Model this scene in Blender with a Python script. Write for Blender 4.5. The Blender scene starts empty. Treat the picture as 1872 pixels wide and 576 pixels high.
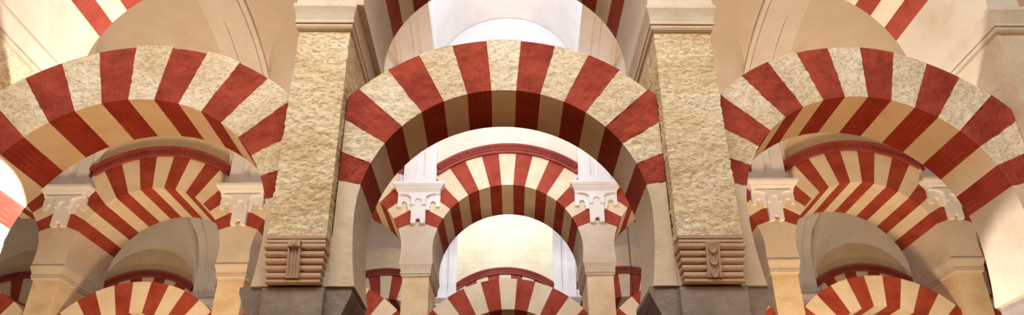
import bpy, bmesh, math, random
from mathutils import Vector, Matrix, noise
random.seed(7)
S = bpy.context.scene
COL = S.collection
CH = 1.65                       # eye height; heights below are given from the eye
NAVE = 6.842                    # distance from one arcade to the next
PI = math.pi

# ------------------------------------------------------------------ materials
def new_mat(name, rough=.8):
    m = bpy.data.materials.new(name); m.use_nodes = True
    nt = m.node_tree; b = nt.nodes['Principled BSDF']
    b.inputs['Roughness'].default_value = rough
    b.inputs['Specular IOR Level'].default_value = .25
    return m, nt, b
def nd(nt, t, **kw):
    n = nt.nodes.new(t)
    for k, v in kw.items():
        if hasattr(n, k) and not k[0].isupper(): setattr(n, k, v)
        else: n.inputs[k.replace('_', ' ')].default_value = v
    return n
def ramp(nt, src, stops):
    r = nt.nodes.new('ShaderNodeValToRGB'); e = r.color_ramp.elements
    while len(e) < len(stops): e.new(.5)
    for i, (p, c) in enumerate(stops):
        e[i].position = p; e[i].color = (*c, 1)
    nt.links.new(src, r.inputs[0]); return r.outputs[0]
def lin(r, g, b):
    f = lambda c: (c/255/12.92 if c/255 <= .04045 else ((c/255+.055)/1.055)**2.4)
    return (f(r), f(g), f(b))
def mixc(nt, fac, a, b, mode='MIX'):
    m = nt.nodes.new('ShaderNodeMix'); m.data_type = 'RGBA'; m.blend_type = mode
    if isinstance(fac, (int, float)): m.inputs[0].default_value = fac
    else: nt.links.new(fac, m.inputs[0])
    for s, v in ((6, a), (7, b)):
        if isinstance(v, tuple): m.inputs[s].default_value = (*v, 1)
        else: nt.links.new(v, m.inputs[s])
    return m.outputs[2]
def mth(nt, op, a, b=0.):
    m = nt.nodes.new('ShaderNodeMath'); m.operation = op
    for s, v in ((0, a), (1, b)):
        if isinstance(v, (int, float)): m.inputs[s].default_value = v
        else: nt.links.new(v, m.inputs[s])
    return m.outputs[0]
def coords(nt, scale=(1, 1, 1), world=True):
    mp = nt.nodes.new('ShaderNodeMapping'); mp.inputs['Scale'].default_value = scale
    if world:
        g = nt.nodes.new('ShaderNodeNewGeometry'); nt.links.new(g.outputs['Position'], mp.inputs[0])
    else:
        g = nt.nodes.new('ShaderNodeTexCoord'); nt.links.new(g.outputs['UV'], mp.inputs[0])
    return mp.outputs[0]
def nz(nt, vec, scale, detail=4, rough=.55):
    n = nt.nodes.new('ShaderNodeTexNoise'); n.inputs['Scale'].default_value = scale
    n.inputs['Detail'].default_value = detail; n.inputs['Roughness'].default_value = rough
    nt.links.new(vec, n.inputs['Vector']); return n.outputs['Fac']
def bump(nt, b, h, strength, dist):
    n = nt.nodes.new('ShaderNodeBump'); n.inputs['Strength'].default_value = strength
    n.inputs['Distance'].default_value = dist
    nt.links.new(h, n.inputs['Height']); nt.links.new(n.outputs[0], b.inputs['Normal'])

def stone_mat(name, c0, c1, c2, rub=1.0, stretch=(1, 1, 1), dist=.03):
    """pitted, hand dressed limestone"""
    m, nt, b = new_mat(name, .9)
    v = coords(nt, stretch)
    big = nz(nt, v, 1.7, 5); mid = nz(nt, v, 9, 6, .65); fine = nz(nt, v, 38, 4, .6)
    col = ramp(nt, big, [(.32, c0), (.52, c1), (.7, c2)])
    spots = ramp(nt, mid, [(.28, (.74, .64, .50)), (.43, (1, 1, 1))])
    col = mixc(nt, .6*rub, col, spots, 'MULTIPLY')
    chip = ramp(nt, nz(nt, coords(nt, (1, 1, 1.9)), 29, 5, .62), [(.30, (.0, .0, .0)), (.46, (1, 1, 1))])
    col = mixc(nt, .5*rub, col, ramp(nt, chip, [(0, (.80, .72, .60)), (1, (1, 1, 1))]), 'MULTIPLY')
    pits = nt.nodes.new('ShaderNodeTexVoronoi'); pits.inputs['Scale'].default_value = 16
    nt.links.new(v, pits.inputs['Vector'])
    nt.links.new(col, b.inputs['Base Color'])
    h = mth(nt, 'ADD', mth(nt, 'MULTIPLY', mid, 1.0), mth(nt, 'MULTIPLY', fine, .35))
    h = mth(nt, 'ADD', h, mth(nt, 'MULTIPLY', pits.outputs['Distance'], .35))
    h = mth(nt, 'ADD', h, mth(nt, 'MULTIPLY', chip, .35))
    bump(nt, b, h, rub, dist)
    return m
def paint_mat(name, c0, c1, rough=.85, bstr=.35, scale=2.2, grime=None):
    """painted plaster with faint mottling"""
    m, nt, b = new_mat(name, rough)
    v = coords(nt)
    n = nz(nt, v, scale, 6, .6)
    col = ramp(nt, n, [(.35, c0), (.65, c1)])
    if grime:
        g = nz(nt, v, 1.1, 7, .7)
        gr = ramp(nt, g, [(.5, (0, 0, 0)), (.62, (1, 1, 1))])
        col = mixc(nt, mth(nt, 'MULTIPLY', gr, .55), col, grime)
    nt.links.new(col, b.inputs['Base Color'])
    h = mth(nt, 'ADD', nz(nt, v, 14, 5), mth(nt, 'MULTIPLY', nz(nt, v, 60, 3), .3))
    bump(nt, b, h, bstr, .012)
    return m
def red_mat(name, c0, c1, rough_face, mort=.45):
    """red ochre over brick, pale joints showing in the brick courses (UV in metres)"""
    m, nt, b = new_mat(name, .85)
    v = coords(nt); uv = coords(nt, world=False)
    n = nz(nt, v, 3.2, 7, .65)
    col = ramp(nt, n, [(.33, c0), (.62, c1)])
    fl = ramp(nt, nz(nt, v, 22, 5, .7), [(.63, (0, 0, 0)), (.72, (1, 1, 1))])
    col = mixc(nt, mth(nt, 'MULTIPLY', fl, .22), col, lin(214, 140, 112))
    br = nt.nodes.new('ShaderNodeTexBrick')
    br.inputs['Scale'].default_value = 1; br.inputs['Mortar Size'].default_value = .0022
    br.inputs['Brick Width'].default_value = .62; br.inputs['Row Height'].default_value = .047
    br.inputs['Mortar Smooth'].default_value = .4
    nt.links.new(uv, br.inputs['Vector'])
    wear = ramp(nt, nz(nt, v, 5.0, 4), [(.47, (0, 0, 0)), (.66, (1, 1, 1))])
    f = mth(nt, 'MULTIPLY', mth(nt, 'MULTIPLY', br.outputs['Fac'], wear), mort)
    col = mixc(nt, f, col, lin(225, 170, 140))
    nt.links.new(col, b.inputs['Base Color'])
    h = mth(nt, 'ADD', nz(nt, v, 11, 6, .65), mth(nt, 'MULTIPLY', nz(nt, v, 45, 3), .3))
    h = mth(nt, 'SUBTRACT', h, mth(nt, 'MULTIPLY', br.outputs['Fac'], .25))
    bump(nt, b, h, rough_face, .022)
    return m
def block_wall_mat(name):
    m, nt, b = new_mat(name, .9)
    g = nt.nodes.new('ShaderNodeNewGeometry'); sp = nt.nodes.new('ShaderNodeSeparateXYZ')
    nt.links.new(g.outputs['Position'], sp.inputs[0])
    cb = nt.nodes.new('ShaderNodeCombineXYZ')
    nt.links.new(sp.outputs['X'], cb.inputs['X']); nt.links.new(sp.outputs['Z'], cb.inputs['Y'])
    br = nt.nodes.new('ShaderNodeTexBrick'); br.inputs['Scale'].default_value = 1
    br.inputs['Brick Width'].default_value = .72; br.inputs['Row Height'].default_value = .36
    br.inputs['Mortar Size'].default_value = .008
    nt.links.new(cb.outputs[0], br.inputs['Vector'])
    n = nz(nt, g.outputs['Position'], 2.5, 6)
    col = ramp(nt, n, [(.35, lin(226, 212, 176)), (.65, lin(238, 226, 196))])
    col = mixc(nt, mth(nt, 'MULTIPLY', br.outputs['Fac'], .35), col, lin(196, 176, 140))
    nt.links.new(col, b.inputs['Base Color'])
    bump(nt, b, nz(nt, g.outputs['Position'], 12, 4), .2, .01)
    return m
M = {}
M['stone'] = stone_mat('pier limestone', lin(212, 182, 140), lin(231, 207, 168), lin(236, 216, 186), .8, (1, 1, 1.6), .035)
M['stonefar'] = stone_mat('dressed limestone', lin(212, 182, 140), lin(231, 207, 168), lin(236, 216, 186), .4, (1, 1, 1.6), .025)
M['vstone'] = stone_mat('voussoir limestone', lin(214, 190, 154), lin(228, 208, 176), lin(235, 220, 196), .7, (1, 1, 1), .034)
M['vpaint'] = paint_mat('cream painted voussoir', lin(224, 204, 170), lin(236, 220, 192), bstr=.3)
M['red'] = red_mat('red voussoir', lin(132, 44, 30), lin(170, 70, 48), 1.0, .22)
M['redpaint'] = red_mat('red painted voussoir', lin(146, 56, 38), lin(172, 76, 56), .2, .08)
M['redsoffit'] = red_mat('red painted soffit bricks', lin(138, 46, 30), lin(164, 62, 44), .2, .42)
M['springer'] = paint_mat('springer plaster', lin(206, 184, 154), lin(222, 204, 178), bstr=.7, grime=lin(184, 156, 120))
M['cornice'] = paint_mat('cornice plaster', lin(206, 190, 166), lin(220, 206, 186), bstr=.5, grime=lin(190, 160, 122))
M['rolls'] = paint_mat('carved sandstone', lin(182, 146, 118), lin(200, 166, 138), bstr=.6, grime=lin(160, 124, 98))
M['impost'] = paint_mat('grey stone', lin(136, 122, 110), lin(166, 152, 140), bstr=.9, grime=lin(96, 80, 68))
M['marble'] = paint_mat('column marble', lin(120, 110, 104), lin(170, 160, 150), rough=.4, bstr=.1)
M['white'] = paint_mat('white plaster', lin(232, 228, 226), lin(240, 238, 236), bstr=.12)
M['vault'] = paint_mat('vault plaster', lin(222, 212, 202), lin(230, 221, 212), bstr=.1)
M['dentil'] = paint_mat('red cornice', lin(146, 64, 56), lin(164, 80, 70), bstr=.15)
M['blocks'] = block_wall_mat('block joint wall')
M['plainwall'] = paint_mat('upper wall plaster', lin(214, 194, 160), lin(226, 208, 176), bstr=.2)
M['palewall'] = paint_mat('pale wall plaster', lin(226, 218, 198), lin(236, 229, 212), bstr=.2)
M['floor'] = paint_mat('stone floor', lin(116, 66, 28), lin(130, 78, 36), rough=.5, bstr=.1)
m, nt, b = new_mat('iron', .5); b.inputs['Metallic'].default_value = .8
b.inputs['Base Color'].default_value = (.05, .045, .04, 1); M['iron'] = m
m, nt, b = new_mat('daylight glass', .4)
b.inputs['Emission Color'].default_value = (.80, .88, 1, 1); b.inputs['Emission Strength'].default_value = 1.0
b.inputs['Base Color'].default_value = (.8, .85, .9, 1); M['glass'] = m
m, nt, b = new_mat('lamp glass', .4)
b.inputs['Emission Color'].default_value = (1, .82, .55, 1); b.inputs['Emission Strength'].default_value = 8
M['lampglass'] = m

# ------------------------------------------------------------------ mesh helpers
def finish(bm, name, mat, sharp=38, smooth=True, weld=True, mat2=None):
    if weld: bmesh.ops.remove_doubles(bm, verts=bm.verts, dist=1e-5)
    bmesh.ops.recalc_face_normals(bm, faces=bm.faces)
    if smooth:
        for f in bm.faces: f.smooth = True
        for e in bm.edges:
            if len(e.link_faces) == 2 and e.calc_face_angle(0) > math.radians(sharp): e.smooth = False
    me = bpy.data.meshes.new(name); bm.to_mesh(me); bm.free()
    me.materials.append(mat)
    if mat2: me.materials.append(mat2)
    return me
def quad(bm, uvl, vs, uvs=None, mi=0):
    try: f = bm.faces.new(vs)
    except ValueError: return
    f.material_index = mi
    if uvs and uvl:
        for l, u in zip(f.loops, uvs): l[uvl].uv = u
def add_box(bm, x0, x1, y0, y1, z0, z1):
    v = [bm.verts.new((x, y, z)) for z in (z0, z1) for x, y in ((x0, y0), (x1, y0), (x1, y1), (x0, y1))]
    for a in ((0, 1, 2, 3), (4, 5, 6, 7), (0, 1, 5, 4), (1, 2, 6, 5), (2, 3, 7, 6), (3, 0, 4, 7)):
        bm.faces.new([v[i] for i in a])
def extrude_poly(bm, pts, y0, y1):
    """outline in x-z, given thickness along y"""
    a = [bm.verts.new((x, y0, z)) for x, z in pts]; b_ = [bm.verts.new((x, y1, z)) for x, z in pts]
    n = len(pts)
    fs = [bm.faces.new(a), bm.faces.new(list(reversed(b_)))]
    for i in range(n): bm.faces.new((a[i], b_[i], b_[(i+1) % n], a[(i+1) % n]))
    for f_ in fs: f_.normal_update()
    bmesh.ops.triangulate(bm, faces=fs, ngon_method='EAR_CLIP')
def stack_loops(bm, loops, cap=True):
    """skin a list of equal-length vertex loops"""
    L = [[bm.verts.new(p) for p in lp] for lp in loops]
    n = len(L[0])
    for a, b_ in zip(L, L[1:]):
        for i in range(n): bm.faces.new((a[i], a[(i+1) % n], b_[(i+1) % n], b_[i]))
    if cap: bm.faces.new(L[0]); bm.faces.new(list(reversed(L[-1])))
def rect(hw, y0, y1, z): return [(-hw, y0, z), (hw, y0, z), (hw, y1, z), (-hw, y1, z)]
def lathe(bm, prof, n=24, cy=0.):
    stack_loops(bm, [[(r*math.cos(2*PI*i/n), cy+r*math.sin(2*PI*i/n), z) for i in range(n)] for r, z in prof])

def rough_noise(p, k=1.):
    q = Vector(p)
    v = noise.noise(q*5.5)*.35+noise.noise(q*15)*.45+noise.noise(q*31)*.4
    return v*k
def block(inner, outer, yf, yb, disp=0., ns=1, seed=0, w=.24):
    """wedge between two outlines (lists of x,z); UV in metres, brick courses follow the depth / radius"""
    bm = bmesh.new(); uvl = bm.loops.layers.uv.new('UVMap')
    nt_ = len(inner)-1
    def P(i, s): return inner[i][0]+(outer[i][0]-inner[i][0])*s, inner[i][1]+(outer[i][1]-inner[i][1])*s
    F = []; B = []
    Lr = math.hypot(outer[0][0]-inner[0][0], outer[0][1]-inner[0][1])
    off = seed*.137
    for j in range(ns+1):
        s = j/ns; rf = []; rb = []
        for i in range(nt_+1):
            x, z = P(i, s)
            d = 0
            if disp:
                fade = min(1, s/.22, (1-s)/.12)
                d = disp*fade*(rough_noise((x+seed*3.1, 0, z)))
            rf.append(bm.verts.new((x, yf-d, z))); rb.append(bm.verts.new((x, yb, z)))
        F.append(rf); B.append(rb)
    U = lambda i: w*i/nt_+off
    for j in range(ns):
        v0, v1 = Lr*j/ns, Lr*(j+1)/ns
        for i in range(nt_):
            uv = [(v0, U(i)), (v0, U(i+1)), (v1, U(i+1)), (v1, U(i))]
            quad(bm, uvl, (F[j][i], F[j][i+1], F[j+1][i+1], F[j+1][i]), uv)
            quad(bm, uvl, (B[j][i], B[j+1][i], B[j+1][i+1], B[j][i+1]), [uv[0], uv[3], uv[2], uv[1]])
    for i in range(nt_):
        D = yb-yf
        quad(bm, uvl, (F[0][i], B[0][i], B[0][i+1], F[0][i+1]), [(0, U(i)), (D, U(i)), (D, U(i+1)), (0, U(i+1))], 1)
        quad(bm, uvl, (F[ns][i], F[ns][i+1], B[ns][i+1], B[ns][i]), [(0, U(i)), (0, U(i+1)), (D, U(i+1)), (D, U(i))])
    for i in (0, nt_):
        for j in range(ns):
            quad(bm, uvl, (F[j][i], F[j+1][i], B[j+1][i], B[j][i]))
    return bm

# spec = (part name, mesh, [sub specs], label)
def inst(spec, parent):
    name, me, subs, lab = spec
    o = bpy.data.objects.new(name, me); COL.objects.link(o); o.parent = parent
    if lab: o['label'] = lab
    for s in subs: inst(s, o)
def arcade_matrix(n):
    if n == 0: return Matrix.Identity(4)
    return Matrix.Translation((0, NAVE*n, 0)) @ Matrix.Rotation(math.atan(-.0195), 4, 'Z')
def thing(name, specs, n, p, label, cat, group=None, sx=1.):
    o = bpy.data.objects.new(name, None); COL.objects.link(o)
    o.empty_display_size = .2
    o.matrix_world = arcade_matrix(n) @ Matrix.Translation(p) @ Matrix.Diagonal((sx, 1, 1, 1))
    o['label'] = label; o['category'] = cat
    if group: o['group'] = group
    for s in specs: inst(s, o)
    return o
def structure(name, me, mat4=None, kind='structure'):
    o = bpy.data.objects.new(name, me); COL.objects.link(o); o['kind'] = kind
    if mat4 is not None: o.matrix_world = mat4
    return o

# ------------------------------------------------------------------ main sizes (heights from the eye, y from the arcade's origin)
YP, YPB = 5.46, 6.50           # pier front / back
YU, YUB = 5.385, 6.735          # upper arch
YA, YB = 5.60, 6.25            # lower arch
YM = 5.92
ZI0, ZI = 1.50, 1.955           # grey impost bottom / top
HC0, HC1 = 4.47, 4.73          # pier cornice
ZU, RU, REU = 4.91, 1.402, 2.09
STEP = 10.3

# ------------------------------------------------------------------ lower horseshoe arch (local x from its centre, local y/z absolute)
def lower_arch(cz, R, Re, xl, xr, rough, npair=7):
    """returns specs; xl,xr = pier faces either side"""
    specs = []
    def opt(a, re):
        c, s = math.cos(a), math.sin(a); r = re
        if c > 1e-4: r = min(r, xr/c)
        if c < -1e-4: r = min(r, xl/c)
        return (r*c, cz+r*s)
    nj = 12 if rough else 3
    ns = 26 if rough else 2
    for k in range(-npair, npair+1):
        a0 = math.radians(90+k*STEP-STEP/2); a1 = a0+math.radians(STEP)
        red = (k % 2 != 0)
        re = Re+(random.uniform(-.016, .016) if rough else 0)
        A = [a0+(a1-a0)*i/nj for i in range(nj+1)]
        inn = [(R*math.cos(a), cz+R*math.sin(a)) for a in A]
        out = [opt(a, re) for a in A]
        bm = block(inn, out, YA, YB, disp=(.024 if rough else 0), ns=ns, seed=k+20, w=R*math.radians(STEP))
        mt = (M['red'] if rough else M['redpaint']) if red else (M['vstone'] if rough else M['vpaint'])
        specs.append(('red_voussoir' if red else 'stone_voussoir', finish(bm, 'voussoir', mt, mat2=M[('redsoffit' if mt is M['red'] else 'redpaint') if red else 'vpaint']), [], None))
    # plain springers down to the impost
    a = math.radians(90-(npair+.5)*STEP)
    for sgn, xe in ((1, xr), (-1, -xl)):
        zt = cz+R*math.sin(a); inn = []; out = []
        zo = cz+xe*math.tan(a)
        for i in range(9):
            t = i/8; z = zt+(ZI-zt)*t
            h = math.sqrt(max(0, R*R-(z-cz)**2)) if z > cz else R-.14*(z-cz)**2
            inn.append((sgn*h, z)); out.append((sgn*(xe+.0), zo+(ZI-zo)*t))
        bm = block(inn, out, YA, YB, disp=(.012 if rough else 0), ns=4, seed=3)
        specs.append(('springer', finish(bm, 'springer', M['springer'] if rough else M['vpaint'], mat2=M['springer'] if rough else M['vpaint']), [], None))
    return specs
# ------------------------------------------------------------------ upper round arch
def dentil_ring():
    bm = bmesh.new()
    a0, a1 = math.radians(50.5), math.radians(129.5)
    cl = lambda x: max(-1.366, min(1.366, x))
    def band(r0, r1, y, n=60):
        inn = [(cl(r0*math.cos(a0+(a1-a0)*i/n)), ZU+r0*math.sin(a0+(a1-a0)*i/n)) for i in range(n+1)]
        out = [(cl(r1*math.cos(a0+(a1-a0)*i/n)), ZU+r1*math.sin(a0+(a1-a0)*i/n)) for i in range(n+1)]
        L = [[(inn[i][0], y, inn[i][1]), (out[i][0], y, out[i][1]), (out[i][0], YU+.02, out[i][1]), (inn[i][0], YU+.02, inn[i][1])] for i in range(n+1)]
        stack_loops(bm, L)
    band(REU+.004, REU+.055, YU-.05); band(REU+.055, REU+.135, YU-.03)
    band(REU+.125, REU+.145, YU-.075); band(REU+.145, REU+.185, YU-.095)
    n = 66
    for k in range(n):
        a = a0+(a1-a0)*(k+.5)/n; c, s = math.cos(a), math.sin(a); hw = .0145
        vs = []
        for r in (REU+.058, REU+.124):
            for q in (-hw, hw):
                vs.append((r*c-q*s, ZU+r*s+q*c))
        if max(abs(x) for x, z in vs) > 1.36: continue
        L = [[(x, y, z) for x, z in (vs[0], vs[1], vs[3], vs[2])] for y in (YU-.068, YU-.025)]
        stack_loops(bm, L)
    return finish(bm, 'dentil cornice', M['dentil'])
DENT = dentil_ring()
def upper_arch(half, rough, cz=ZU, R=RU):
    specs = []; npair = 7; st = 9.2
    def opt(a):
        c, s = math.cos(a), math.sin(a); r = REU
        if abs(c) > 1e-4: r = min(r, half/abs(c))
        return (r*c, cz+r*s)
    for k in range(-npair, npair+1):
        a0 = math.radians(90+k*st-st/2); a1 = a0+math.radians(st)
        red = (k % 2 != 0); nj = 4
        A = [a0+(a1-a0)*i/nj for i in range(nj+1)]
        bm = block([(R*math.cos(a), cz+R*math.sin(a)) for a in A], [opt(a) for a in A], YU, YUB, ns=2, seed=k+20, w=R*math.radians(st))
        mt = (M['redpaint'] if red else M['vpaint'])
        specs.append(('red_voussoir' if red else 'stone_voussoir', finish(bm, 'voussoir', mt, mat2=M[('redsoffit' if mt is M['red'] else 'redpaint') if red else 'vpaint']), [], None))
    a = math.radians(90-(npair+.5)*st)
    for sgn in (1, -1):
        inn = []; out = []; zt = cz+R*math.sin(a); zo = cz+half*math.tan(a)
        for i in range(9):
            t = i/8; z = zt+(HC1-zt)*t
            h = math.sqrt(max(0, R*R-(z-cz)**2)) if z > cz else R
            h = min(h, R)-(max(0, zt-.12-z)/.3)**2*.009
            inn.append((sgn*h, z)); out.append((sgn*half, zo+(HC1-zo)*t))
        bm = block(inn, out, YU, YUB, ns=2, seed=3)
        specs.append(('springer', finish(bm, 'springer', M['cornice'], mat2=M['cornice']), [], None))
    specs.append(('dentil_cornice', DENT, [], 'dark red arched cornice with a row of small dentils'))
    return specs
# ------------------------------------------------------------------ pier (local x from its axis)
def pier_specs(rough, hw=.243, loops_on=True):
    sp = []
    bm = bmesh.new()
    nz_, nx, ny = (120, 28, 44) if rough else (20, 4, 6)
    z0, z1 = 2.34, HC0+.02
    ring = []
    def perim():
        P = []
        for i in range(nx): P.append((-hw+2*hw*i/nx, YP))
        for i in range(ny): P.append((hw, YP+(YPB-YP)*i/ny))
        for i in range(nx): P.append((hw-2*hw*i/nx, YPB))
        for i in range(ny): P.append((-hw, YPB-(YPB-YP)*i/ny))
        return P
    PR = perim(); loops = []
    amp = .019 if rough else .008
    for j in range(nz_+1):
        z = z0+(z1-z0)*j/nz_; lp = []
        e = min(1, (z1-z)/.08, (z-z0)/.08)
        for x, y in PR:
            nx_ = Vector((x/hw if abs(abs(x)-hw) < 1e-6 else 0, (-1 if y == YP else (1 if y == YPB else 0)), 0))
            if nx_.length: nx_.normalize()
            q = Vector((x, y, z*1.5))
            d = amp*e*(noise.noise(q*3.1)*.35+noise.noise(q*9)*.35+noise.noise(q*21)*.45+noise.noise(q*41)*.3)
            d -= amp*e*.55*max(0, noise.noise(Vector((x*9+z*3, y*9, z*24))) - .05) if rough else 0
            course = abs(((z-2.34)/.43) % 1-.5)
            if rough and course > .475: d -= .006*e
            lp.append((x+nx_.x*d, y+nx_.y*d, z))
        loops.append(lp)
    stack_loops(bm, loops)
    sp.append(('shaft', finish(bm, 'pier shaft', M['stone' if rough else 'stonefar'], 50), [], None))
    bm = bmesh.new(); add_box(bm, -hw-.04, hw+.04, YA+.008, YB-.008, ZI, 2.40)
    sp.append(('core', finish(bm, 'core', M['springer'], smooth=False), [], None))
    # cornice
    bm = bmesh.new()
    prof = [(.000, HC0), (.018, HC0+.01), (.026, HC0+.03), (.026, HC0+.05), (.016, HC0+.055), (.035, HC0+.06), (.035, HC0+.085),
            (.028, HC0+.09), (.034, HC0+.13), (.042, HC0+.17), (.052, HC0+.205), (.058, HC0+.225), (.058, HC1)]
    k = 1.
    stack_loops(bm, [rect(hw+o, YP-o*1.7, YPB+.1+o*1.7, z) for o, z in prof])
    sp.append(('cornice', finish(bm, 'cornice', M['cornice'], 25), [], None))
    # carved roll corbel under the front of the pier
    for yf, yb, sg in ((YP-.02, YA, 1), (YPB+.02, YB, -1)):
        bm = bmesh.new()
        prof = [(.012, 2.345), (.012, 2.318), (.020, 2.314), (.020, 2.300), (.014, 2.296), (.014, 2.284), (.030, 2.28)]
        n = 5; zt, zb = 2.276, 1.985; hgt = (zt-zb)/n
        for i in range(n):
            zc = zt-hgt*(i+.5); big = 1.25 if i == 0 else 1.
            for t in range(9):
                a = PI*(t/8)
                prof.append((.024-.022*big*math.sin(a)+.013*i, zc+hgt*.49*math.cos(a)))
        prof += [(.085, 1.978), (.055, 1.975), (.055, 1.955), (.09, 1.95)]
        h2 = hw+.006
        L = []
        for d, z in prof:
            y = yf+sg*d; e = max(0, d-.0)*.5
            L.append([(-h2+e, y, z), (h2-e, y, z), (h2-e, yb, z), (-h2+e, yb, z)])
        stack_loops(bm, L)
        me = finish(bm, 'roll corbel', M['rolls'], 60)
        # vertical carved strap on the middle of the rolls
        bm = bmesh.new()
        def bar(x0, x1, d0, d1, zlo=1.985, zhi=2.276, dep=.06):
            """strap piece following the lean of the rolls"""
            ya0, ya1 = yf+sg*(d0+.0), yf+sg*(d1+.055)
            stack_loops(bm, [[(x0, ya1, zlo), (x1, ya1, zlo), (x1, ya1+sg*dep, zlo), (x0, ya1+sg*dep, zlo)],
                             [(x0, ya0, zhi), (x1, ya0, zhi), (x1, ya0+sg*dep, zhi), (x0, ya0+sg*dep, zhi)]])
        bar(-.050, -.036, -.022, -.022); bar(.036, .050, -.022, -.022); bar(-.04, .04, -.010, -.010)
        if loops_on:
            for kx in range(3):
                zc = 2.225-.098*kx; n2 = 12; rr = .024; y = yf+sg*(-.020+.055*(2.276-zc)/.29)
                L = []
                for i in range(n2+1):
                    a = 2*PI*i/n2
                    L.append([((rr+dr)*math.cos(a), y+dy*sg, zc+(rr+dr)*1.6*math.sin(a)) for dr, dy in ((0, 0), (.006, 0), (.006, .03), (0, .03))])
                stack_loops(bm, L, cap=False)
        else:
            bar(-.016, -.006, -.018, -.018); bar(.006, .016, -.018, -.018)
            add_box(bm, -.05, .05, min(yf-sg*.03, yf+sg*.02), max(yf-sg*.03, yf+sg*.02), 2.235, 2.29)
            lathe(bm, [(.004, 2.225), (.020, 2.235), (.024, 2.26), (.018, 2.285), (.004, 2.292)], 10, yf-sg*.025)
        band = ('strap', finish(bm, 'strap', M['rolls'], 40), [], 'carved upright band down the middle of the rolls')
        sp.append(('roll_corbel', me, [band], 'brown corbel of five stacked horizontal rolls'))
    # impost block: wings with bevelled undersides and a block standing out in front and behind
    bm = bmesh.new()
    W = [(.455, ZI), (.460, ZI-.045), (.440, ZI-.10), (.385, ZI-.22), (.29, ZI0)]
    stack_loops(bm, [rect(w_, YA+.02+(ZI-z)*.12, YB+.02-(ZI-z)*.12, z) for w_, z in reversed(W)])
    for y0, y1 in ((YP+.085, YA+.08), (YB-.05, YPB-.03)):
        stack_loops(bm, [rect(.245, y0+.02 if y0 < YM-.2 else y0, y1 if y0 < YM-.2 else y1-.02, 1.665),
                         rect(.25, y0, y1, ZI-.03)])
    stack_loops(bm, [rect(.22, YM-.24, YM+.24, ZI0-.02), rect(.245, YP+.105, YPB-.05, 1.665)])
    sp.append(('impost', finish(bm, 'impost', M['impost'], smooth=False), [], 'grey stone impost block'))
    # column below, out of the frame
    bm = bmesh.new(); lathe(bm, [(.17, .98), (.2, 1.0), (.2, 1.04), (.17, 1.06), (.18, 1.2), (.21, 1.34), (.27, 1.44), (.27, ZI0-.02)], 24, YM)
    sp.append(('capital', finish(bm, 'capital', M['impost']), [], None))
    bm = bmesh.new(); lathe(bm, [(.185, -CH+.16), (.19, -CH+.9), (.17, .97)], 24, YM)
    sp.append(('column', finish(bm, 'column', M['marble']), [], None))
    bm = bmesh.new(); add_box(bm, -.27, .27, YM-.27, YM+.27, -CH, -CH+.07)
    lathe(bm, [(.25, -CH+.07), (.26, -CH+.1), (.2, -CH+.13), (.2, -CH+.17)], 24, YM)
    sp.append(('base', finish(bm, 'base', M['marble']), [], None))
    return sp

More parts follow.
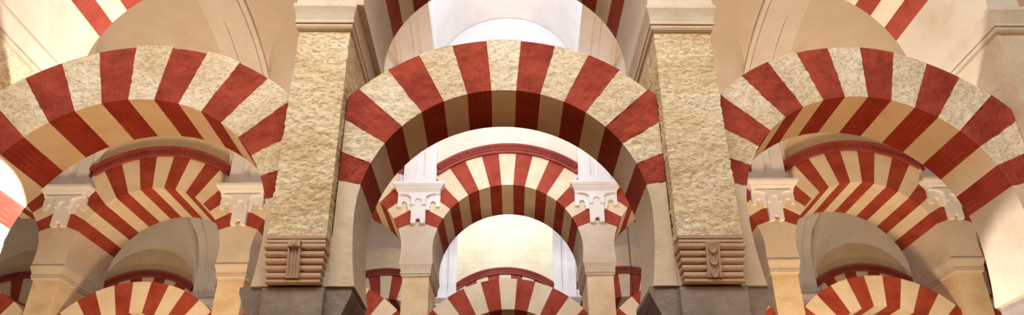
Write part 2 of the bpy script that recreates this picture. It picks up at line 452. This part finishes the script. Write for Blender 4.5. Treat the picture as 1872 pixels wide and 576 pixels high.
# ------------------------------------------------------------------ plaster pilaster + rib + carved bracket
WY = YU                         # wall plane of the nave side
VZ = 7.35                       # vault springing
def barrel(t, a, b):            # t 0..1 from far wall towards the eye; returns y,z (relative to far wall plane y=0, centre at -a)
    th = PI*t
    return (-a+a*math.cos(th), VZ+b*math.sin(th))
NA = (NAVE-(YUB-YU))/2          # half width of the nave
def pilaster_specs(left_strip=True, right_strip=True):
    sp = []
    SH = 6.29
    path = [(0., SH-.0), (0., SH+.17), (0., SH+.1701), (0, VZ-.6), (0, VZ-.2)]
    nr = 36
    for i in range(nr+1): path.append((None, i/nr))
    pts = []
    for a, b_ in path:
        if a is None:
            y, z = barrel(b_, NA, 1.45); nrm = Vector((0, -math.cos(PI*b_)/NA, -math.sin(PI*b_)/1.45)); nrm.normalize()
            pts.append((y, z, nrm, .035 < b_*1. or True, b_))
        else: pts.append((a, b_, Vector((0, -1, 0)), True, 0))
    bm = bmesh.new(); L = []
    proj = .085
    for idx, (y, z, nrm, _, b_) in enumerate(pts):
        dp = .045 if (idx >= 2 and b_ <= .40) else 0.
        prof = [(-.312, -.03), (-.312, proj), (-.082, proj), (-.078, proj-dp), (.078, proj-dp), (.082, proj), (.312, proj), (.312, -.03)]
        base = Vector((0, WY+y, z))
        L.append([tuple(Vector((x, 0, 0))+base+nrm*d) for x, d in prof])
    stack_loops(bm, L)
    rib = ('shaft', finish(bm, 'pilaster and rib', M['white'], 35), [], 'white pilaster with a sunken panel, curving up into a vault rib')
    sp.append(rib)
    for side, on in ((-1, left_strip), (1, right_strip)):
        if not on: continue
        bm = bmesh.new(); L = []
        for y, z, nrm, _, b_ in pts:
            base = Vector((0, WY+y, z)); d = .03
            xs = sorted((side*.313, side*.40))
            L.append([tuple(Vector((x, 0, 0))+base+nrm*dd) for x, dd in ((xs[0], -.03), (xs[0], d), (xs[1], d), (xs[1], -.03))])
        stack_loops(bm, L)
        sp.append(('side_strip', finish(bm, 'side strip', M['white'], 35), [], None))
    # bracket: moulded shelf over layered scalloped plates
    bm = bmesh.new()
    prof = [(.40, .07, SH-.215), (.40, .09, SH-.20), (.40, .10, SH-.17), (.41, .12, SH-.15), (.42, .15, SH-.12), (.435, .165, SH-.115),
            (.435, .17, SH-.095), (.455, .19, SH-.085), (.475, .215, SH-.055), (.485, .225, SH-.045), (.485, .225, SH)]
    stack_loops(bm, [rect(h, WY-p, WY, z) for h, p, z in prof])
    def arch_notch(xc, hw_, zb, zt, n=8):
        return [(xc-hw_, zb)]+[(xc-hw_*math.cos(PI*i/n), zt-hw_+hw_*math.sin(PI*i/n)) for i in range(n+1)]+[(xc+hw_, zb)]
    T = SH-.19
    zf, zs = SH-.455, SH-.52
    out = [(-.40, T), (-.40, zf)]+arch_notch(-.272, .052, zf, zf+.115)+[(-.205, zf), (-.205, zs), (-.12, zs), (.12, zs), (.205, zs), (.205, zf)]
    out += arch_notch(.272, .052, zf, zf+.115)+[(.40, zf), (.40, T)]
    extrude_poly(bm, out, WY-.055, WY)
    zc = SH-.80
    out = [(-.135, T), (-.135, zc)]+arch_notch(0, .043, zc, zc+.10)+[(.135, zc), (.135, T)]
    extrude_poly(bm, out, WY-.085, WY-.0)
    # front layer with two sweeping quarter curves
    out = [(-.33, T)]
    for i in range(7):
        a = PI/2*i/6; out.append((-.33+.19*math.sin(a)+.0, T-.02-.085*(1-math.cos(a))))
    out += [(-.14, zf+.02)]+arch_notch(0, .068, zf+.02, zf+.15)+[(.14, zf+.02)]
    for i in range(7):
        a = PI/2*(1-i/6); out.append((.33-.19*math.sin(a), T-.02-.085*(1-math.cos(a))))
    out += [(.33, T)]
    extrude_poly(bm, out, WY-.125, WY-.04)
    sp.append(('bracket', finish(bm, 'bracket', M['white'], smooth=False, weld=False), [], 'white scalloped plaster bracket under a moulded shelf'))
    return sp

# ------------------------------------------------------------------ vault and upper wall per bay
HB = 1.6775                     # half bay
CW = 1.363
def groin(phi):                 # phi -90..90 deg
    s, c = math.sin(phi), max(0, math.cos(phi))
    x = CW*s; y = -1.95*c**.8
    u = (y+NA)/NA; z = VZ+1.5*math.sqrt(max(0, 1-u*u))
    return x, y, z
def vault_bay(bm, cx, y_shift=0.):
    n = 28
    ph = [-PI/2+PI*i/n for i in range(n+1)]
    for side in (0, 1):
        rows = []
        for p in ph:
            gx, gy, gz = groin(p)
            wx, wz = CW*math.sin(p), 6.5+CW*math.cos(p)
            row = []
            for t in range(7):
                s = t/6
                y = gy*s; x = wx+(gx-wx)*s; z = wz+(gz-wz)*s+.05*math.sin(PI*s)*math.cos(p)
                if side: y = -2*NA-y
                row.append(bm.verts.new((cx+x, WY+y, z)))
            rows.append(row)
        for a, b_ in zip(rows, rows[1:]):
            for t in range(6): bm.faces.new((a[t], a[t+1], b_[t+1], b_[t]))
    # barrel between the two groins
    rows = []
    for p in ph:
        gx, gy, gz = groin(p); row = []
        t0 = math.acos(max(-1, min(1, (gy+NA)/NA)))
        for t in range(13):
            th = t0+(PI-2*t0)*t/12
            row.append(bm.verts.new((cx+gx, WY-NA+NA*math.cos(th), VZ+1.5*math.sin(th))))
        rows.append(row)
    for a, b_ in zip(rows, rows[1:]):
        for t in range(12): bm.faces.new((a[t], a[t+1], b_[t+1], b_[t]))
    # barrel over the ribs
    for x0, x1 in ((CW, HB), (-HB, -CW)):
        rows = []
        for x in (x0, x1):
            rows.append([bm.verts.new((cx+x, WY-NA+NA*math.cos(PI*t/24), VZ+1.5*math.sin(PI*t/24))) for t in range(25)])
        for t in range(24): bm.faces.new((rows[0][t], rows[0][t+1], rows[1][t+1], rows[1][t]))
def upper_wall(bm, cx, half, top=8.9):
    n = 40; re = REU+.001
    y0, y1 = YU+.015, YUB-.015
    cols = []
    for i in range(n+1):
        x = -half+2*half*i/n
        zb = ZU+math.sqrt(max(0, re*re-x*x)); zt = top
        cols.append([bm.verts.new((cx+x, y, z)) for y, z in ((y0, zb), (y0, zt), (y1, zt), (y1, zb))])
    for a, b_ in zip(cols, cols[1:]):
        for k in range(4): bm.faces.new((a[k], a[(k+1) % 4], b_[(k+1) % 4], b_[k]))
    bm.faces.new(cols[0]); bm.faces.new(list(reversed(cols[-1])))

TZ, TR = 8.98, 1.42            # springing and radius of the tall tunnel over the central bay
def tall_bay(bm):
    ys = [WY, WY-.7, WY-1.6, WY-2*NA+1.6, WY-2*NA+.7, WY-2*NA]
    sec = [(-CW, 6.2), (-CW, 7.4), (-CW, 8.3), (-CW-.01, TZ)]
    sec += [(-TR*math.cos(PI*i/32), TZ+TR*math.sin(PI*i/32)) for i in range(1, 32)]
    sec += [(CW+.01, TZ), (CW, 8.3), (CW, 7.4), (CW, 6.2)]
    # side walls only above the rib line
    rows = []
    m = 24
    for t in range(m+1):
        y = -NA+NA*math.cos(PI*t/m); zr = VZ+1.46*math.sin(PI*t/m)
        rows.append([bm.verts.new((x, WY+y, max(z, zr))) for x, z in sec])
    for a, b_ in zip(rows, rows[1:]):
        for i in range(len(sec)-1): bm.faces.new((a[i], a[i+1], b_[i+1], b_[i]))
    for x0, x1 in ((CW, HB), (-HB, -CW)):
        rr = [[bm.verts.new((x, WY-NA+NA*math.cos(PI*t/24), VZ+1.5*math.sin(PI*t/24))) for t in range(25)] for x in (x0, x1)]
        for t in range(24): bm.faces.new((rr[0][t], rr[0][t+1], rr[1][t+1], rr[1][t]))

# ------------------------------------------------------------------ assemble
ROW = ['the nearest arcade', 'the second arcade', 'the third arcade', 'the farthest arcade']
def where(k, mid):              # k in bays or piers from the centre
    if k == 0: return 'on the central axis'
    side = 'left' if k < 0 else 'right'; a = abs(k)
    words = {1: 'first', 2: 'second', 3: 'third', 4: 'fourth', 5: 'fifth'}
    return '%s to the %s of centre' % (words[a], side)
Z0 = (0, 0, 0)
up = lambda x: (x, 0, CH)

# nearest arcade, each bay with its own size
px0 = {-2: -5.09, -1: -1.71, 1: 1.715, 2: 5.06}
psx = {-2: 1., -1: 1., 1: 1.12, 2: 1.1}
P_smooth = [(a, b, c, d) for a, b, c, d in pier_specs(False)]
P_smooth[0][1].materials[0] = M['springer']
P_rough = pier_specs(True); P_knot = pier_specs(True, loops_on=False)
near = {-1: 'weathered cream stone pier left of the central arch, carved roll corbel at its foot',
        1: 'broad weathered cream stone pier right of the central arch, carved roll corbel at its foot',
        -2: 'nearest pier at the far left edge, only its lit flank and springing in view',
        2: 'nearest pier at the far right edge with moulded cornice and pale lit springing'}
def re_base(specs, p):
    """give every part its own place under an Empty that stands at p: returns parent inverse offset"""
    return specs
def put(name, specs, n, x, ybase, zbase, label, cat, group=None, sx=1.):
    """Empty at (x, ybase, zbase) of arcade n; part meshes are drawn from (x,0,eye level)"""
    o = thing(name, specs, n, (x, ybase, zbase), label, cat, group, sx)
    for c in o.children: c.location = (0, -ybase, CH-zbase)
    return o
for k, x in px0.items():
    put('stone_pier', P_knot if k == -1 else (P_smooth if k == 2 else P_rough), 0, x, YM, 0, near[k], 'pier', 'piers of the nearest arcade', psx[k])
low = {0: (0., 2.605, 1.29, 1.89, -1.455, 1.433), -1: (-3.36, 2.46, 1.32, 1.93, -1.478, 1.438), 1: (3.34, 2.615, 1.22, 1.80, -1.343, 1.443)}
lab0 = {0: 'large central lower arch of striped red and pale stone between the two nearest piers',
        -1: 'large lower striped arch of the nearest arcade on the left, cut by the frame edge',
        1: 'large lower striped arch of the nearest arcade on the right, cut by the frame edge'}
for k, (cx, cz, R, Re, xl, xr) in low.items():
    put('horseshoe_arch', lower_arch(cz, R, Re, xl, xr, True), 0, cx, YM, CH+ZI, lab0[k], 'arch', 'lower arches of the nearest arcade')
lab0u = {0: 'topmost central round arch, only its dark striped underside ends in view',
         -1: 'upper striped arch in the top left corner above the left lower arch',
         1: 'upper striped arch in the top right corner above the right lower arch'}
for k in (-1, 0, 1):
    x0, x1 = {-1: (-5.09, -1.67), 0: (-1.67, 1.715), 1: (1.715, 5.06)}[k]
    put('round_arch', upper_arch((x1-x0)/2, True, R=RU+((x1-x0)/2-1.6925)), 0, (x0+x1)/2, YM, CH+HC1, lab0u[k], 'arch', 'upper arches of the nearest arcade')

P_far = pier_specs(False)
LOWF = lower_arch(2.605, 1.295, 1.88, -1.4275, 1.4275, False)
UPF = upper_arch(HB, False)
PIL = {(a, b_): pilaster_specs(a, b_) for a, b_ in ((True, True), (True, False), (False, True))}
BW = 2*HB
for n in (1, 2):
    bays = range(-3, 4) if n == 1 else range(-4, 5)
    R_ = ROW[n]
    for k in bays:
        w = where(k, 0)
        put('horseshoe_arch', LOWF, n, k*BW, YM, CH+ZI, 'lower striped arch of %s, %s' % (R_, w), 'arch', 'lower arches of '+R_)
        put('round_arch', UPF, n, k*BW, YM, CH+HC1, 'upper round striped arch of %s, %s' % (R_, w), 'arch', 'upper arches of '+R_)
    ks = [k for k in range(bays[0], bays[-1]+2)]
    for k in ks:
        x = (k-.5)*BW; j = k-1 if k <= 0 else k
        w = where(j, 0)
        put('stone_pier', P_far, n, x, YM, 0, 'cream pier in %s, %s' % (R_, w), 'pier', 'piers of '+R_)
        key = (k != 1, k != 0)
        put('plaster_pilaster', PIL[key], n, x, WY, CH+6.29, 'white pilaster on scalloped bracket, %s, %s' % (R_, w), 'pilaster', 'pilasters of '+R_)
# upper walls and vaults
for n in (0, 1, 2):
    bays = {0: range(-2, 3), 1: range(-3, 4), 2: range(-4, 5)}[n]
    for k in bays:
        bm = bmesh.new()
        if n == 0:
            x0, x1 = {-2: (-8.5, -5.09), -1: (-5.09, -1.67), 0: (-1.67, 1.715), 1: (1.715, 5.06), 2: (5.06, 8.4)}[k]
        else: x0, x1 = k*BW-HB, k*BW+HB
        upper_wall(bm, (x0+x1)/2, (x1-x0)/2, 8.9)
        structure('wall_upper', finish(bm, 'upper wall', (M['palewall'] if n < 2 else M['blocks']) if k == 0 else M['plainwall'], smooth=False), arcade_matrix(n) @ Matrix.Translation((0, 0, CH)))
        if k == 0:
            bm = bmesh.new(); add_box(bm, (x0+x1)/2-1.55, (x0+x1)/2+1.55, YU+.015, YUB-.015, 8.9, 10.55)
            structure('wall_lunette', finish(bm, 'lunette wall', M['white'], smooth=False), arcade_matrix(n) @ Matrix.Translation((0, 0, CH)))
        if n > 0:
            bm = bmesh.new()
            if k == 0: tall_bay(bm)
            else: vault_bay(bm, k*BW)
            me = finish(bm, 'vault', M['white'] if k == 0 else M['vault'], 9)
            structure('ceiling', me, arcade_matrix(n) @ Matrix.Translation((0, 0, CH)))
bm = bmesh.new(); add_box(bm, -22, 22, -8, 34, -.1, 0)
structure('floor', finish(bm, 'floor', M['floor'], smooth=False))

# hanging lamp chain in the nave beyond the second arcade
bm = bmesh.new()
cx_, cy_ = 2.93, 15.2
z = CH+8.55; i = 0
while z > CH+2.6:
    n2 = 8; L = []
    for q in range(n2+1):
        a = 2*PI*q/n2; cxx, czz = .018*math.cos(a), .036*math.sin(a)
        r = 1.0
        sec = []
        for s in range(4):
            b2 = 2*PI*s/4; rr = .006*math.cos(b2); tt = .006*math.sin(b2)
            ux, uz = (cxx+rr*math.cos(a)), (czz+rr*math.sin(a))
            sec.append((cx_+ux, cy_+tt, z+uz) if i % 2 == 0 else (cx_+tt, cy_+ux, z+uz))
        L.append(sec)
    stack_loops(bm, L, cap=False); z -= .058; i += 1
o = bpy.data.objects.new('hanging_chain', finish(bm, 'chain', M['iron'])); COL.objects.link(o)
o['label'] = 'thin dark iron chain hanging right of the central pier group'; o['category'] = 'chain'

# ------------------------------------------------------------------ windows that give the daylight
for n in (0, 1):
    bm = bmesh.new(); N = 24
    pts = [(1.05*math.cos(PI*i/N), 9.0+1.05*math.sin(PI*i/N)) for i in range(N+1)]+[(-1.05, 8.2), (1.05, 8.2)]
    extrude_poly(bm, pts, YUB+.0, YUB+.015)
    structure('window_%d' % (n+1), finish(bm, 'pane', M['glass'], smooth=False), arcade_matrix(n) @ Matrix.Translation((0, 0, CH)))
# ------------------------------------------------------------------ lights
def area(name, loc, target, sx, sy, power, col, spread=180):
    l = bpy.data.lights.new(name, 'AREA'); l.shape = 'RECTANGLE'; l.size = sx; l.size_y = sy
    l.energy = power; l.color = col; l.spread = math.radians(spread)
    o = bpy.data.objects.new(name, l); COL.objects.link(o)
    o.location = loc; d = Vector(target)-Vector(loc)
    o.rotation_euler = d.to_track_quat('-Z', 'Y').to_euler()
    return o
COOL = (.72, .83, 1.); NEUT = (1, .93, .84); WARM = (1, .74, .46)
NEUT = (1, .94, .86)
LG = {}
# daylight fill added in each central bay; only the last sits at a window
LG['w1'] = area('window_light', (0, 6.85, CH+7.4), (0, 12.2, CH+5.9), 2.2, .6, 46, (.86, .91, 1.), 80)  # added below the window, narrowed to brighten the second arcade's front
for sx in (-1, 1):
    area('window_light', (sx*1.25, 8.3, CH+8.95), (-sx*.4, 9.6, CH+10.2), 1.6, .5, 84, COOL)  # added uplights for the tall tunnel; its side walls have no window
    area('window_light', (sx*1.25, 15.2, CH+8.95), (-sx*.4, 16.6, CH+10.2), 1.6, .5, 84, COOL)
LG['w2'] = area('window_light', (0, 13.65, CH+9.0), (0, 19, CH+7.6), 1.9, 1.6, 190, (.9, .94, 1.))
# broad key light added high above the eye, standing in for daylight
LG['key'] = area('court_daylight', (-.8, 0.6, CH+8.0), (0, 6, CH+2.9), 9.5, 2.5, 690, NEUT)
# warm lamps standing low in the side naves
for sx in (-1, 1):
    LG['l%d' % sx] = area('lamp_light', (sx*5.2, 8.6, CH-.6), (sx*6.2, 11.0, CH+6), 1.2, 1.2, 165, (1, .72, .44), 105)
    LG['m%d' % sx] = area('lamp_light', (sx*9, 15.6, CH-.6), (sx*9.5, 17.5, CH+6), 1.4, 1.4, 52, (1, .76, .5), 110)
    LG['n%d' % sx] = area('lamp_light', (sx*4.0, 4.6, CH-1.0), (sx*3.7, 6, CH+4), 1.2, 1.2, 30, (1, .60, .28), 100)

def spot(loc, target, power, col, deg, blend=.15, rad=.1):  # added beams with no fixture, brightening patches on the nearest arcade
    l = bpy.data.lights.new('spotlight', 'SPOT'); l.energy = power; l.color = col
    l.spot_size = math.radians(deg); l.spot_blend = blend; l.shadow_soft_size = rad
    o = bpy.data.objects.new('spotlight', l); COL.objects.link(o)
    o.location = loc; o.rotation_euler = (Vector(target)-Vector(loc)).to_track_quat('-Z', 'Y').to_euler()
spot((-2.3, 7.8, CH+3.6), (-4.78, 6.1, CH+5.2), 650, (1, .96, .9), 44)
spot((-2.6, 7.6, CH+1.2), (-4.65, 5.95, CH+2.42), 2400, (1, .95, .92), 25, .04, .03)
spot((2.3, 7.8, CH+3.6), (4.78, 6.1, CH+5.2), 300, (1, .93, .84), 48)
spot((2.4, 7.6, CH+1.0), (4.6, 5.9, CH+2.1), 560, (.98, .96, .98), 22)
w = bpy.data.worlds.new('World'); S.world = w; w.use_nodes = True
bg = w.node_tree.nodes['Background']; bg.inputs[0].default_value = (1, .9, .8, 1); bg.inputs[1].default_value = .16

# ------------------------------------------------------------------ camera
f, th, yaw, roll, pcx, pcy, Xc = 1308.0, .4559, .0208, -.0090, 938.83, 364.86, -.0343
cam = bpy.data.cameras.new('Camera'); co = bpy.data.objects.new('Camera', cam); COL.objects.link(co)
cam.sensor_width = 36; cam.lens = f/1872*36
cam.shift_x = (936-pcx)/1872; cam.shift_y = (pcy-288)/1872
sn, cs = math.sin(yaw), math.cos(yaw)
Rv = Vector((cs, -sn, 0)); F = Vector((sn*math.cos(th), cs*math.cos(th), math.sin(th))); U = Vector((-sn*math.sin(th), -cs*math.sin(th), math.cos(th)))
D = -U; c, s = math.cos(roll), math.sin(roll)
R2 = c*Rv-s*D; D2 = s*Rv+c*D
m = Matrix((R2, -D2, -F)).transposed().to_4x4(); m.translation = Vector((Xc, 0, CH))
co.matrix_world = m
S.camera = co
S.view_settings.view_transform = 'Standard'; S.view_settings.look = 'None'
S.view_settings.gamma = 1; S.view_settings.use_curve_mapping = False
S.view_settings.exposure = 0.15
